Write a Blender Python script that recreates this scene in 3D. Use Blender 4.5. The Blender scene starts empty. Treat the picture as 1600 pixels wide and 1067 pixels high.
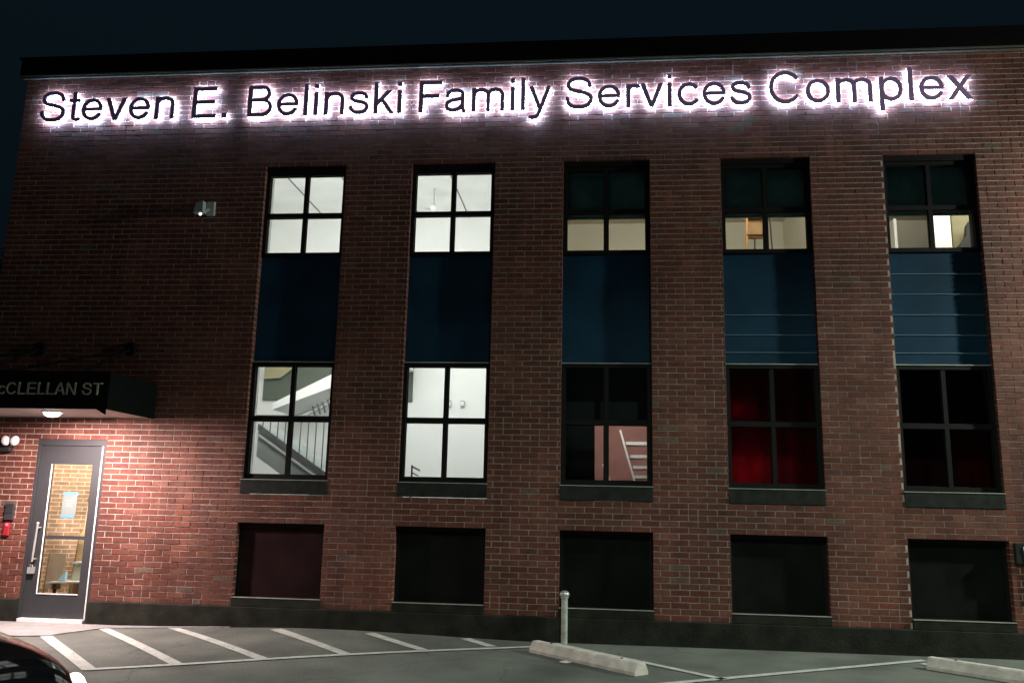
import bpy, bmesh, math, random
from mathutils import Vector, Matrix
random.seed(7)
sc = bpy.context.scene
col = sc.collection

# ------------------------------------------------------------------ camera
YAW, PITCH, ROLL = 0.101431, 0.192334, 0.021969
cam = bpy.data.cameras.new('camera'); cam.sensor_width = 36; cam.lens = 1336.93/1600*36
cam.clip_start = .05; cam.clip_end = 2000
co = bpy.data.objects.new('camera', cam); col.objects.link(co)
fw = Vector((-math.sin(YAW)*math.cos(PITCH), math.cos(YAW)*math.cos(PITCH), math.sin(PITCH)))
r0 = Vector((math.cos(YAW), math.sin(YAW), 0)); u0 = r0.cross(fw)
rr = r0*math.cos(ROLL)+u0*math.sin(ROLL); uu = u0*math.cos(ROLL)-r0*math.sin(ROLL)
co.matrix_world = Matrix(((rr.x, uu.x, -fw.x, 0), (rr.y, uu.y, -fw.y, -10), (rr.z, uu.z, -fw.z, 1.45), (0, 0, 0, 1)))
sc.camera = co

# ------------------------------------------------------------------ exposure, world
sc.view_settings.view_transform = 'Standard'; sc.view_settings.look = 'None'
sc.view_settings.exposure = 0; sc.view_settings.gamma = 1
w = bpy.data.worlds.new('World'); sc.world = w; w.use_nodes = True
nt = w.node_tree; bg = nt.nodes['Background']
sky = nt.nodes.new('ShaderNodeTexSky'); sky.sky_type = 'NISHITA'; sky.sun_disc = False
sky.sun_elevation = math.radians(-4); sky.sun_rotation = math.radians(150)
tc = nt.nodes.new('ShaderNodeTexCoord'); sp = nt.nodes.new('ShaderNodeSeparateXYZ')
rp = nt.nodes.new('ShaderNodeValToRGB'); mx = nt.nodes.new('ShaderNodeMixRGB')
nt.links.new(tc.outputs['Generated'], sp.inputs[0]); nt.links.new(sp.outputs['Z'], rp.inputs[0])
rp.color_ramp.elements[0].position = 0.0; rp.color_ramp.elements[0].color = (.0013, .0034, .0044, 1)
rp.color_ramp.elements[1].position = 0.65; rp.color_ramp.elements[1].color = (.0024, .0066, .0100, 1)
mx.inputs[0].default_value = .02
nt.links.new(rp.outputs[0], mx.inputs[1]); nt.links.new(sky.outputs[0], mx.inputs[2])
nt.links.new(mx.outputs[0], bg.inputs['Color']); bg.inputs['Strength'].default_value = 1.0

# ------------------------------------------------------------------ area lights (night: street lamps and room lights)
def area(name, loc, target, size, power, color, sizey=None, spread=180):
    l = bpy.data.lights.new(name, 'AREA'); l.energy = power; l.color = color; l.size = size
    l.spread = math.radians(spread)
    if sizey: l.shape = 'RECTANGLE'; l.size_y = sizey
    else: l.shape = 'DISK'
    o = bpy.data.objects.new(name, l); col.objects.link(o)
    d = Vector(target)-Vector(loc)
    o.matrix_world = Matrix.Translation(Vector(loc)) @ d.to_track_quat('-Z', 'Y').to_matrix().to_4x4()
    return o
area('street_lamp_light', (2.5, -9.5, 10.6), (2.5, -9.3, 0), .6, 660, (.80, 1.0, .85), spread=112)
area('street_lamp_light', (-6, -26, 9), (-1, 0, 2), .9, 30, (1.0, .84, .74), spread=150)
area('wall_pack_light', (10.2, -1.55, 5.4), (3.0, 0, 2.0), .25, 290, (.94, 1.0, .86), spread=110)

# ------------------------------------------------------------------ helpers
def tag(o, label=None, cat=None, group=None, kind=None):
    if label: o['label'] = label
    if cat: o['category'] = cat
    if group: o['group'] = group
    if kind: o['kind'] = kind
    return o
def empty(name, loc=(0, 0, 0), rz=0, **k):
    o = bpy.data.objects.new(name, None); col.objects.link(o); o.location = loc; o.rotation_euler.z = rz
    o.empty_display_size = .2
    return tag(o, **k)
class MB:
    def __init__(s): s.v = []; s.f = []; s.c = []
    def quad(s, a, b, c, d, colr=None):
        i = len(s.v); s.v += [a, b, c, d]; s.f.append((i, i+1, i+2, i+3)); s.c.append(colr)
    def box(s, x0, x1, y0, y1, z0, z1, M=None):
        i = len(s.v)
        p = [(x0, y0, z0), (x1, y0, z0), (x1, y1, z0), (x0, y1, z0), (x0, y0, z1), (x1, y0, z1), (x1, y1, z1), (x0, y1, z1)]
        if M is not None: p = [tuple(M @ Vector(q)) for q in p]
        s.v += p
        for f in ((0, 3, 2, 1), (4, 5, 6, 7), (0, 1, 5, 4), (1, 2, 6, 5), (2, 3, 7, 6), (3, 0, 4, 7)):
            s.f.append(tuple(i+k for k in f)); s.c.append(None)
        return s
    def prism(s, pts, d, M=None):
        """pts: 3-D polygon, extruded by vector d"""
        i = len(s.v); n = len(pts); d = Vector(d)
        a = [Vector(p) for p in pts]; b = [p+d for p in a]
        s.v += [tuple(M @ p) if M is not None else tuple(p) for p in a+b]
        s.f.append(tuple(i+k for k in range(n))); s.f.append(tuple(i+n+k for k in reversed(range(n))))
        for k in range(n):
            s.f.append((i+k, i+(k+1) % n, i+n+(k+1) % n, i+n+k)[::-1])
        s.c += [None]*(n+2)
        return s
    def tube(s, pts, r, n=12, cap=True):
        pts = [Vector(p) for p in pts]; rs = r if isinstance(r, (list, tuple)) else [r]*len(pts)
        rings = []
        for k, p in enumerate(pts):
            t = (pts[min(k+1, len(pts)-1)]-pts[max(k-1, 0)]).normalized()
            up = Vector((0, 0, 1)) if abs(t.z) < .95 else Vector((1, 0, 0))
            a = t.cross(up).normalized(); b = t.cross(a).normalized()
            i = len(s.v)
            for j in range(n):
                q = p+(a*math.cos(2*math.pi*j/n)+b*math.sin(2*math.pi*j/n))*rs[k]; s.v.append(tuple(q))
            rings.append(i)
        for k in range(len(rings)-1):
            for j in range(n):
                s.f.append((rings[k]+j, rings[k]+(j+1) % n, rings[k+1]+(j+1) % n, rings[k+1]+j)); s.c.append(None)
        if cap:
            s.f.append(tuple(rings[0]+j for j in reversed(range(n)))); s.f.append(tuple(rings[-1]+j for j in range(n))); s.c += [None]*2
        return s
    def ball(s, c, rx, ry=None, rz=None, n=14, m=10, rot=None):
        ry = ry or rx; rz = rz or rx; i = len(s.v)
        for a in range(m+1):
            th = math.pi*a/m
            for b in range(n):
                ph = 2*math.pi*b/n
                q = Vector((rx*math.sin(th)*math.cos(ph), ry*math.sin(th)*math.sin(ph), rz*math.cos(th)))
                if rot is not None: q = rot @ q
                s.v.append(tuple(Vector(c)+q))
        for a in range(m):
            for b in range(n):
                s.f.append((i+a*n+b, i+(a+1)*n+b, i+(a+1)*n+(b+1) % n, i+a*n+(b+1) % n)); s.c.append(None)
        return s
    def build(s, name, mat, parent=None, bevel=0, smooth=False, normals=True):
        me = bpy.data.meshes.new(name); me.from_pydata(s.v, [], s.f); me.materials.append(mat)
        if any(x is not None for x in s.c):
            at = me.color_attributes.new('Col', 'FLOAT_COLOR', 'CORNER')
            k = 0; data = []
            for f, x in zip(s.f, s.c):
                x = x or (1, 1, 1)
                data += [x[0], x[1], x[2], 1]*len(f)
            at.data.foreach_set('color', data)
        if normals:
            bm = bmesh.new(); bm.from_mesh(me); bmesh.ops.recalc_face_normals(bm, faces=bm.faces)
            if smooth:
                bmesh.ops.remove_doubles(bm, verts=bm.verts, dist=1e-5)
            bm.to_mesh(me); bm.free()
        if smooth:
            me.polygons.foreach_set('use_smooth', [True]*len(me.polygons))
            me.set_sharp_from_angle(angle=math.radians(40))
        o = bpy.data.objects.new(name, me); col.objects.link(o)
        if parent: o.parent = parent
        if bevel:
            b = o.modifiers.new('bevel', 'BEVEL'); b.width = bevel; b.segments = 2; b.limit_method = 'ANGLE'
        return o

def mat(name, c, rough=.6, metal=0, var=.12, vscale=6, bump=.0, bscale=60, spec=.5, coat=0, emit=None, es=0):
    m = bpy.data.materials.new(name); m.use_nodes = True
    n = m.node_tree.nodes; l = m.node_tree.links; p = n['Principled BSDF']
    p.inputs['Roughness'].default_value = rough; p.inputs['Metallic'].default_value = metal
    p.inputs['Specular IOR Level'].default_value = spec; p.inputs['Coat Weight'].default_value = coat
    t = n.new('ShaderNodeTexCoord'); no = n.new('ShaderNodeTexNoise'); no.inputs['Scale'].default_value = vscale
    no.inputs['Detail'].default_value = 6; l.new(t.outputs['Object'], no.inputs['Vector'])
    r = n.new('ShaderNodeValToRGB'); r.color_ramp.elements[0].position = .3; r.color_ramp.elements[1].position = .7
    r.color_ramp.elements[0].color = tuple(x*(1-var) for x in c)+(1,)
    r.color_ramp.elements[1].color = tuple(min(1, x*(1+var)) for x in c)+(1,)
    l.new(no.outputs['Fac'], r.inputs[0]); l.new(r.outputs[0], p.inputs['Base Color'])
    if bump:
        nb = n.new('ShaderNodeTexNoise'); nb.inputs['Scale'].default_value = bscale; nb.inputs['Detail'].default_value = 5
        b = n.new('ShaderNodeBump'); b.inputs['Strength'].default_value = bump; b.inputs['Distance'].default_value = .01
        l.new(t.outputs['Object'], nb.inputs['Vector']); l.new(nb.outputs['Fac'], b.inputs['Height']); l.new(b.outputs[0], p.inputs['Normal'])
    if emit:
        p.inputs['Emission Color'].default_value = tuple(emit)+(1,); p.inputs['Emission Strength'].default_value = es
    return m
def glass_mat(name, tint=(.9, .95, .93), rough=.0):
    m = bpy.data.materials.new(name); m.use_nodes = True; n = m.node_tree.nodes; l = m.node_tree.links; n.clear()
    o = n.new('ShaderNodeOutputMaterial'); mx = n.new('ShaderNodeMixShader'); t = n.new('ShaderNodeBsdfTransparent')
    g = n.new('ShaderNodeBsdfGlossy'); g.inputs['Roughness'].default_value = rough; f = n.new('ShaderNodeFresnel'); f.inputs[0].default_value = 1.5
    t.inputs[0].default_value = tint+(1,)
    l.new(f.outputs[0], mx.inputs[0]); l.new(t.outputs[0], mx.inputs[1]); l.new(g.outputs[0], mx.inputs[2]); l.new(mx.outputs[0], o.inputs[0])
    return m
def brick_tex_mat(name, c1, c2, mortar, swap='xz', bw=.2125, bh=.0677, rough=.85):
    m = bpy.data.materials.new(name); m.use_nodes = True; n = m.node_tree.nodes; l = m.node_tree.links; p = n['Principled BSDF']
    p.inputs['Roughness'].default_value = rough
    t = n.new('ShaderNodeTexCoord'); s = n.new('ShaderNodeSeparateXYZ'); cb = n.new('ShaderNodeCombineXYZ')
    l.new(t.outputs['Object'], s.inputs[0]); l.new(s.outputs['X' if swap == 'xz' else 'Y'], cb.inputs[0]); l.new(s.outputs['Z'], cb.inputs[1])
    b = n.new('ShaderNodeTexBrick'); b.inputs['Scale'].default_value = 1; b.inputs['Brick Width'].default_value = bw
    b.inputs['Row Height'].default_value = bh; b.inputs['Mortar Size'].default_value = .006; b.inputs['Mortar Smooth'].default_value = .3
    b.inputs['Color1'].default_value = c1+(1,); b.inputs['Color2'].default_value = c2+(1,); b.inputs['Mortar'].default_value = mortar+(1,)
    l.new(cb.outputs[0], b.inputs['Vector'])
    no = n.new('ShaderNodeTexNoise'); no.inputs['Scale'].default_value = 14; no.inputs['Detail'].default_value = 6; l.new(t.outputs['Object'], no.inputs['Vector'])
    mm = n.new('ShaderNodeMixRGB'); mm.blend_type = 'OVERLAY'; mm.inputs[0].default_value = .5
    l.new(b.outputs['Color'], mm.inputs[1]); l.new(no.outputs['Fac'], mm.inputs[2]); l.new(mm.outputs[0], p.inputs['Base Color'])
    bp_ = n.new('ShaderNodeBump'); bp_.inputs['Strength'].default_value = .6; bp_.inputs['Distance'].default_value = .006; bp_.invert = True
    l.new(b.outputs['Fac'], bp_.inputs['Height']); l.new(bp_.outputs[0], p.inputs['Normal'])
    return m
def brick_geo_mat():
    m = bpy.data.materials.new('red_brick'); m.use_nodes = True; n = m.node_tree.nodes; l = m.node_tree.links; p = n['Principled BSDF']
    p.inputs['Roughness'].default_value = .7; p.inputs['Specular IOR Level'].default_value = .3
    a = n.new('ShaderNodeAttribute'); a.attribute_name = 'Col'; t = n.new('ShaderNodeTexCoord')
    no = n.new('ShaderNodeTexNoise'); no.inputs['Scale'].default_value = 28; no.inputs['Detail'].default_value = 8; l.new(t.outputs['Object'], no.inputs['Vector'])
    n2 = n.new('ShaderNodeTexNoise'); n2.inputs['Scale'].default_value = 1.1; n2.inputs['Detail'].default_value = 4; l.new(t.outputs['Object'], n2.inputs['Vector'])
    mm = n.new('ShaderNodeMixRGB'); mm.blend_type = 'OVERLAY'; mm.inputs[0].default_value = .75
    l.new(a.outputs['Color'], mm.inputs[1]); l.new(no.outputs['Fac'], mm.inputs[2])
    m2 = n.new('ShaderNodeMixRGB'); m2.blend_type = 'OVERLAY'; m2.inputs[0].default_value = .7
    l.new(mm.outputs[0], m2.inputs[1]); l.new(n2.outputs['Fac'], m2.inputs[2])
    mp = n.new('ShaderNodeMapping'); mp.inputs['Scale'].default_value = (3.2, 1, .45); l.new(t.outputs['Object'], mp.inputs[0])
    n3 = n.new('ShaderNodeTexNoise'); n3.inputs['Scale'].default_value = 1.3; n3.inputs['Detail'].default_value = 5; l.new(mp.outputs[0], n3.inputs['Vector'])
    m3 = n.new('ShaderNodeMixRGB'); m3.blend_type = 'OVERLAY'; m3.inputs[0].default_value = .6; l.new(m2.outputs[0], m3.inputs[1]); l.new(n3.outputs['Fac'], m3.inputs[2]); l.new(m3.outputs[0], p.inputs['Base Color'])
    nb = n.new('ShaderNodeTexNoise'); nb.inputs['Scale'].default_value = 120; nb.inputs['Detail'].default_value = 6; l.new(t.outputs['Object'], nb.inputs['Vector'])
    b = n.new('ShaderNodeBump'); b.inputs['Strength'].default_value = .5; b.inputs['Distance'].default_value = .004
    l.new(nb.outputs['Fac'], b.inputs['Height']); l.new(b.outputs[0], p.inputs['Normal'])
    return m
def worn_paint():
    m = mat('road_marking', (.50, .51, .48), .8, var=.18, vscale=9, bump=.3); n = m.node_tree.nodes; l = m.node_tree.links; p = n['Principled BSDF']
    src = p.inputs['Base Color'].links[0].from_socket; t = n['Texture Coordinate']
    no = n.new('ShaderNodeTexNoise'); no.inputs['Scale'].default_value = 26; no.inputs['Detail'].default_value = 10; no.inputs['Roughness'].default_value = .7; l.new(t.outputs['Object'], no.inputs['Vector'])
    r = n.new('ShaderNodeValToRGB'); r.color_ramp.elements[0].position = .36; r.color_ramp.elements[1].position = .43; l.new(no.outputs['Fac'], r.inputs[0])
    mx = n.new('ShaderNodeMixRGB'); mx.inputs[1].default_value = (.2, .21, .19, 1); l.new(r.outputs[0], mx.inputs[0]); l.new(src, mx.inputs[2]); l.new(mx.outputs[0], p.inputs['Base Color'])
    return m
M = dict(
    brick=brick_geo_mat(), mortar=mat('mortar', (.42, .35, .31), .9, var=.25, vscale=9, bump=.6, bscale=90),
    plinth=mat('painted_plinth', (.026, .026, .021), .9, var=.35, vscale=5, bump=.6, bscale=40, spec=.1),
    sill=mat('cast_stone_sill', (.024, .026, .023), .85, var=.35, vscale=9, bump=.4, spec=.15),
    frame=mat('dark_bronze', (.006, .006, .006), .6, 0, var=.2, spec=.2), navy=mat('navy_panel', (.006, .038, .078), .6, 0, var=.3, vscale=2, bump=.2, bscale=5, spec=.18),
    boards_lamplit=mat('lamplit_board', (.022, .009, .010), .9, var=.35, vscale=3, bump=.3, spec=.08), boards=mat('painted_board', (.008, .009, .008), .9, var=.35, vscale=3, bump=.3, spec=.08),
    coping=mat('dark_coping', (.003, .0035, .004), .8, 0, var=.2, spec=.1), drip=mat('metal_drip_edge', (.16, .165, .13), .4, .2, var=.15),
    glass=glass_mat('window_glass'), white=mat('white_paint', (.80, .80, .78), .7, var=.03, vscale=2),
    ceil=mat('ceiling_tile', (.77, .77, .75), .9, var=.05, vscale=3), beige=mat('beige_paint', (.58, .55, .46), .75, var=.05, vscale=2),
    grey=mat('grey_paint', (.42, .46, .46), .6, var=.08), mid=mat('mid_grey_paint', (.20, .215, .215), .55, var=.08), lit_bead=mat('panel_lit_bead', (.14, .26, .33), .5), olive=mat('olive_grey_paint', (.10, .115, .09), .7, var=.1, vscale=2),
    tan=mat('tan_paint', (.30, .27, .16), .7, var=.06), steel=mat('dark_steel', (.10, .105, .105), .45, .5),
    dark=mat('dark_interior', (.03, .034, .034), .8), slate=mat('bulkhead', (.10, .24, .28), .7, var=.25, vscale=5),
    door=mat('grey_door_paint', (.032, .033, .037), .55, 0, var=.08, bump=.15, bscale=120), alu=mat('brushed_aluminium', (.8, .79, .78), .3, .7),
    alulight=mat('white_weatherstrip', (.85, .82, .82), .5), wht=mat('white_plastic', (.82, .82, .80), .4), blk=mat('black_plastic', (.03, .03, .032), .4),
    canopy=mat('dark_green_canopy', (.004, .007, .006), .8, 0, var=.2, spec=.08), drip2=mat('pale_drip_lit_edge', (.42, .45, .40), .5, 0, var=.2), soffit=mat('white_soffit', (.62, .50, .47), .7, var=.1),
    letterface=mat('bronze_letter', (.42, .27, .50), .6, 0), canlet=mat('pale_letter', (.42, .44, .34), .6),
    paint=worn_paint(), conc=mat('concrete', (.27, .26, .26), .85, var=.15, vscale=5, bump=.4),
    stop=mat('precast_concrete', (.60, .54, .49), .85, var=.22, vscale=9, bump=.6, bscale=60),
    galv=mat('galvanised_pipe', (.52, .56, .50), .45, .4, var=.3, vscale=12), orange=mat('orange_fibreglass', (.42, .17, .03), .5, var=.1),
    brownw=mat('brown_wood', (.30, .17, .06), .6, var=.2), carton=mat('cardboard', (.40, .31, .23), .8, var=.1), plank=mat('pine_board', (.55, .40, .22), .6, var=.15, vscale=12),
    paper=mat('paper', (.17, .20, .19), .8, var=.03), blue=mat('blue_tape', (.10, .25, .52), .6), ltblue=mat('light_blue_cloth', (.35, .62, .78), .8),
    cream=mat('cream_plastic', (.62, .60, .50), .5), red=mat('red_plastic', (.30, .02, .03), .4), skincar=mat('black_car_paint', (.003, .003, .004), .05, 0, var=.1, coat=0, spec=.35),
    rubber=mat('tyre_rubber', (.02, .02, .02), .8), bark=mat('bark', (.05, .04, .03), .9), leaf=mat('leaves', (.02, .04, .02), .7),
    pink=mat('pink_paint', (.50, .25, .22), .7, var=.1), darkred=mat('dark_red_backdrop', (.035, .005, .008), .9, var=.2, spec=.05), magenta=mat('red_backdrop', (.14, .008, .016), .9, var=.2, spec=.05))  # darkred is the dimmer copy, for the fainter glow in bay five
def emis(name, c, s):
    m = bpy.data.materials.new(name); m.use_nodes = True; n = m.node_tree.nodes; n.clear(); e = n.new('ShaderNodeEmission'); o = n.new('ShaderNodeOutputMaterial')
    e.inputs[0].default_value = c+(1,); e.inputs[1].default_value = s; m.node_tree.links.new(e.outputs[0], o.inputs[0]); return m
def glob(o):  # detach nothing; convenience
    return o

# ------------------------------------------------------------------ ground
def H(x, y):
    t = max(0, 1-abs(x+3.1)/2.6); t = t*t*(3-2*t)
    return .055*t*max(0, min(1, 1+(y+.0)/2.6))**1.3
def asphalt():
    m = bpy.data.materials.new('asphalt'); m.use_nodes = True; n = m.node_tree.nodes; l = m.node_tree.links; p = n['Principled BSDF']
    p.inputs['Roughness'].default_value = .85
    t = n.new('ShaderNodeTexCoord'); a = n.new('ShaderNodeTexNoise'); a.inputs['Scale'].default_value = 1.3; a.inputs['Detail'].default_value = 8
    b = n.new('ShaderNodeTexNoise'); b.inputs['Scale'].default_value = 90; b.inputs['Detail'].default_value = 3
    l.new(t.outputs['Object'], a.inputs['Vector']); l.new(t.outputs['Object'], b.inputs['Vector'])
    r = n.new('ShaderNodeValToRGB'); r.color_ramp.elements[0].color = (.10, .107, .095, 1); r.color_ramp.elements[1].color = (.165, .175, .155, 1)
    r.color_ramp.elements[0].position = .35; r.color_ramp.elements[1].position = .65
    l.new(a.outputs['Fac'], r.inputs[0])
    mm = n.new('ShaderNodeMixRGB'); mm.blend_type = 'OVERLAY'; mm.inputs[0].default_value = .8
    l.new(r.outputs[0], mm.inputs[1]); l.new(b.outputs['Fac'], mm.inputs[2]); l.new(mm.outputs[0], p.inputs['Base Color'])
    vo = n.new('ShaderNodeTexVoronoi'); vo.inputs['Scale'].default_value = 55; l.new(t.outputs['Object'], vo.inputs['Vector'])
    vr = n.new('ShaderNodeValToRGB'); vr.color_ramp.elements[0].color = (1.5, 1.5, 1.45, 1); vr.color_ramp.elements[1].color = (.85, .85, .85, 1); vr.color_ramp.elements[0].position = .08; vr.color_ramp.elements[1].position = .3
    l.new(vo.outputs['Distance'], vr.inputs[0])
    m3 = n.new('ShaderNodeMixRGB'); m3.blend_type = 'MULTIPLY'; m3.inputs[0].default_value = .6; l.new(mm.outputs[0], m3.inputs[1]); l.new(vr.outputs[0], m3.inputs[2])
    dn = n.new('ShaderNodeTexNoise'); dn.inputs['Scale'].default_value = 1.6; dn.inputs['Detail'].default_value = 5; l.new(t.outputs['Object'], dn.inputs['Vector'])
    ad = n.new('ShaderNodeMixRGB'); ad.blend_type = 'ADD'; ad.inputs[0].default_value = .7; l.new(t.outputs['Object'], ad.inputs[1]); l.new(dn.outputs['Color'], ad.inputs[2])
    cv = n.new('ShaderNodeTexVoronoi'); cv.feature = 'DISTANCE_TO_EDGE'; cv.inputs['Scale'].default_value = .42; l.new(ad.outputs[0], cv.inputs['Vector'])
    cr_ = n.new('ShaderNodeValToRGB'); cr_.color_ramp.elements[0].color = (.25, .25, .25, 1); cr_.color_ramp.elements[1].color = (1, 1, 1, 1); cr_.color_ramp.elements[0].position = .002; cr_.color_ramp.elements[1].position = .007
    l.new(cv.outputs['Distance'], cr_.inputs[0])
    m4 = n.new('ShaderNodeMixRGB'); m4.blend_type = 'MULTIPLY'; m4.inputs[0].default_value = .4; l.new(m3.outputs[0], m4.inputs[1]); l.new(cr_.outputs[0], m4.inputs[2])
    so = n.new('ShaderNodeTexNoise'); so.inputs['Scale'].default_value = .8; so.inputs['Detail'].default_value = 3; so.inputs['Roughness'].default_value = .4; l.new(t.outputs['Object'], so.inputs['Vector'])
    sr = n.new('ShaderNodeValToRGB'); sr.color_ramp.elements[0].color = (.6, .6, .6, 1); sr.color_ramp.elements[1].color = (1.1, 1.1, 1.1, 1); sr.color_ramp.elements[0].position = .32; sr.color_ramp.elements[1].position = .5
    l.new(so.outputs['Fac'], sr.inputs[0])
    m5 = n.new('ShaderNodeMixRGB'); m5.blend_type = 'MULTIPLY'; m5.inputs[0].default_value = .8; l.new(m4.outputs[0], m5.inputs[1]); l.new(sr.outputs[0], m5.inputs[2]); l.new(m5.outputs[0], p.inputs['Base Color'])
    bu = n.new('ShaderNodeBump'); bu.inputs['Strength'].default_value = .8; bu.inputs['Distance'].default_value = .012
    l.new(b.outputs['Fac'], bu.inputs['Height']); l.new(bu.outputs[0], p.inputs['Normal'])
    return m
g = MB(); xs = [-300, -60, -12]+[-8+.25*i for i in range(57)]+[12, 60, 300]; ys = [-300, -60, -14]+[-6+.2*i for i in range(31)]+[.05, 12, 60, 300]
xs = sorted(set(xs)); ys = sorted(set(ys))
for i in range(len(xs)-1):
    for j in range(len(ys)-1):
        if ys[j] >= .05 and -12 < xs[i] and xs[i+1] < 12 and ys[j+1] <= 12: zz = 0
        g.quad(*[(a, b, H(a, b) if b <= .06 else 0) for a, b in ((xs[i], ys[j]), (xs[i+1], ys[j]), (xs[i+1], ys[j+1]), (xs[i], ys[j+1]))])
tag(g.build('ground', asphalt(), smooth=True), 'dark grey asphalt of the parking lot', 'ground', kind='structure')
def strip(name, p0, p1, q1, q0, lift=.004, n=24, m=M['paint']):
    b = MB(); L = lambda a, c, t: (a[0]+(c[0]-a[0])*t, a[1]+(c[1]-a[1])*t)
    for k in range(n):
        t0, t1 = k/n, (k+1)/n
        A, B = L(p0, q0, t0), L(p0, q0, t1); C, D = L(p1, q1, t1), L(p1, q1, t0)
        mid = lambda P: (P[0], P[1], H(*P)+lift)
        b.quad(mid(A), mid(D), mid(C), mid(B))
    o = b.build(name, m); return o
def line(a, b, w): # centre line
    d = Vector((b[0]-a[0], b[1]-a[1])).normalized(); n = Vector((-d.y, d.x))*w/2
    return (a[0]-n.x, a[1]-n.y), (a[0]+n.x, a[1]+n.y), (b[0]+n.x, b[1]+n.y), (b[0]-n.x, b[1]-n.y)
marks = [((-5.90, -.99), (-5.82, -.90), (-4.34, -2.52), (-4.42, -2.61)), ((-5.66, -.30), (-5.58, -.22), (-3.69, -2.20), (-3.80, -2.24)),
    ((-4.90, -.15), (-4.80, -.10), (-3.03, -1.82), (-3.15, -1.86)), ((-3.68, -.19), (-3.58, -.10), (-2.39, -1.38), (-2.50, -1.42)),
    ((-2.58, -.22), (-2.49, -.13), (-1.71, -.94), (-1.82, -.98)), ((-1.50, -.16), (-1.41, -.07), (-1.05, -.51), (-1.16, -.55))]
for k, q in enumerate(marks):
    tag(strip('road_marking', *q, lift=.0045), 'white diagonal hatch stripe painted on the asphalt', 'road marking', 'hatch stripes by the building', 'structure')
for a, b, wd in (((-4.40, -2.60), (-.62, -.39), .085), ((-.47, -.13), (1.14, -1.86), .085), ((-1.2, -3.32), (3.36, -.34), .085), ((3.26, -.56), (5.2, -2.64), .085)):
    tag(strip('road_marking', *line(a, b, wd), lift=.008, n=40), 'long white parking line painted on the asphalt', 'road marking', kind='structure')
# concrete pad at the door with its thin tail along the wall
s = MB(); top = [(-7.9, -.07), (-5.9, -.07), (-5.3, -.07), (-4.6, -.07), (-4.2, -.07)]; bot = [(-7.9, -.9), (-6.1, -1.02), (-5.62, -.30), (-4.9, -.16), (-4.2, -.09)]
def samp(P, t):
    k = min(int(t*4), 3); u = t*4-k; return (P[k][0]+(P[k+1][0]-P[k][0])*u, P[k][1]+(P[k+1][1]-P[k][1])*u)
bot2 = [(-7.9, -.95), (-6.13, -1.03), (-5.86, -.95), (-5.60, -.26), (-4.9, -.14), (-4.2, -.08)]
top2 = [(-7.9, -.05), (-6.5, -.05), (-6.0, -.05), (-5.6, -.05), (-4.9, -.05), (-4.2, -.05)]
for k in range(5):
    for j in range(6):
        def P(u, v):
            a = [bot2[k][i]+(bot2[k+1][i]-bot2[k][i])*u for i in (0, 1)]; b = [top2[k][i]+(top2[k+1][i]-top2[k][i])*u for i in (0, 1)]
            x = a[0]+(b[0]-a[0])*v; y = a[1]+(b[1]-a[1])*v; return (x, y, H(x, y)+.012)
        s.quad(P(j/6, 0), P((j+1)/6, 0), P((j+1)/6, 1), P(j/6, 1))
    a, b = bot2[k], bot2[k+1]
    s.quad((a[0], a[1], -.01), (b[0], b[1], -.01), (b[0], b[1], H(*b)+.012), (a[0], a[1], H(*a)+.012))
tag(s.build('pavement', M['conc']), 'pale concrete pad in front of the entrance door', 'pavement', kind='structure')

# ------------------------------------------------------------------ the building
XL, XR, ZT, ZP, DEP = -7.68, 7.0, 7.02, .27, 11.0
CX = [-4.236+1.906*i for i in range(5)]; CW = 1.055
DX0, DX1, DZ = -6.87, -5.98, 2.165
B = empty('brick_building', (0, 0, 0), label='two storey red brick building with backlit lettering and five tall window bays', cat='building')
opens = [(DX0, DX1, -1, DZ)]
for x in CX: opens += [(x, x+CW, 1.556, 5.685), (x, x+CW, -1, 1.218)]
def inopen(x, z): return any(a < x < b and c < z < d for a, b, c, d in opens)
# mortar bed with reveals
e = .004
xb = sorted({XL, XR}|{a-e for a, b, c, d in opens}|{b+e for a, b, c, d in opens}); zb = sorted({-.1, 1.218+e, 1.556-e, 5.685+e, DZ+e, ZT})
mo = MB(); op2 = [(a-e, b+e, c-e, d+e) for a, b, c, d in opens]
io = lambda x, z: any(a < x < b and c < z < d for a, b, c, d in op2)
for i in range(len(xb)-1):
    for j in range(len(zb)-1):
        x0, x1, z0, z1 = xb[i], xb[i+1], zb[j], zb[j+1]; cx, cz = (x0+x1)/2, (z0+z1)/2
        if io(cx, cz): continue
        mo.quad((x0, 0, z0), (x1, 0, z0), (x1, 0, z1), (x0, 0, z1))
        mo.quad((x1, .28, z0), (x0, .28, z0), (x0, .28, z1), (x1, .28, z1))
        if i > 0 and io((xb[i-1]+x0)/2, cz): mo.quad((x0, .28, z0), (x0, 0, z0), (x0, 0, z1), (x0, .28, z1))
        if i < len(xb)-2 and io((xb[i+2]+x1)/2, cz): mo.quad((x1, 0, z0), (x1, .28, z0), (x1, .28, z1), (x1, 0, z1))
        if j > 0 and io(cx, (zb[j-1]+z0)/2): mo.quad((x0, 0, z0), (x0, .28, z0), (x1, .28, z0), (x1, 0, z0))
        if j < len(zb)-2 and io(cx, (zb[j+2]+z1)/2): mo.quad((x0, .28, z1), (x0, 0, z1), (x1, 0, z1), (x1, .28, z1))
mo.build('mortar_bed', M['mortar'], B, normals=False)
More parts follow.
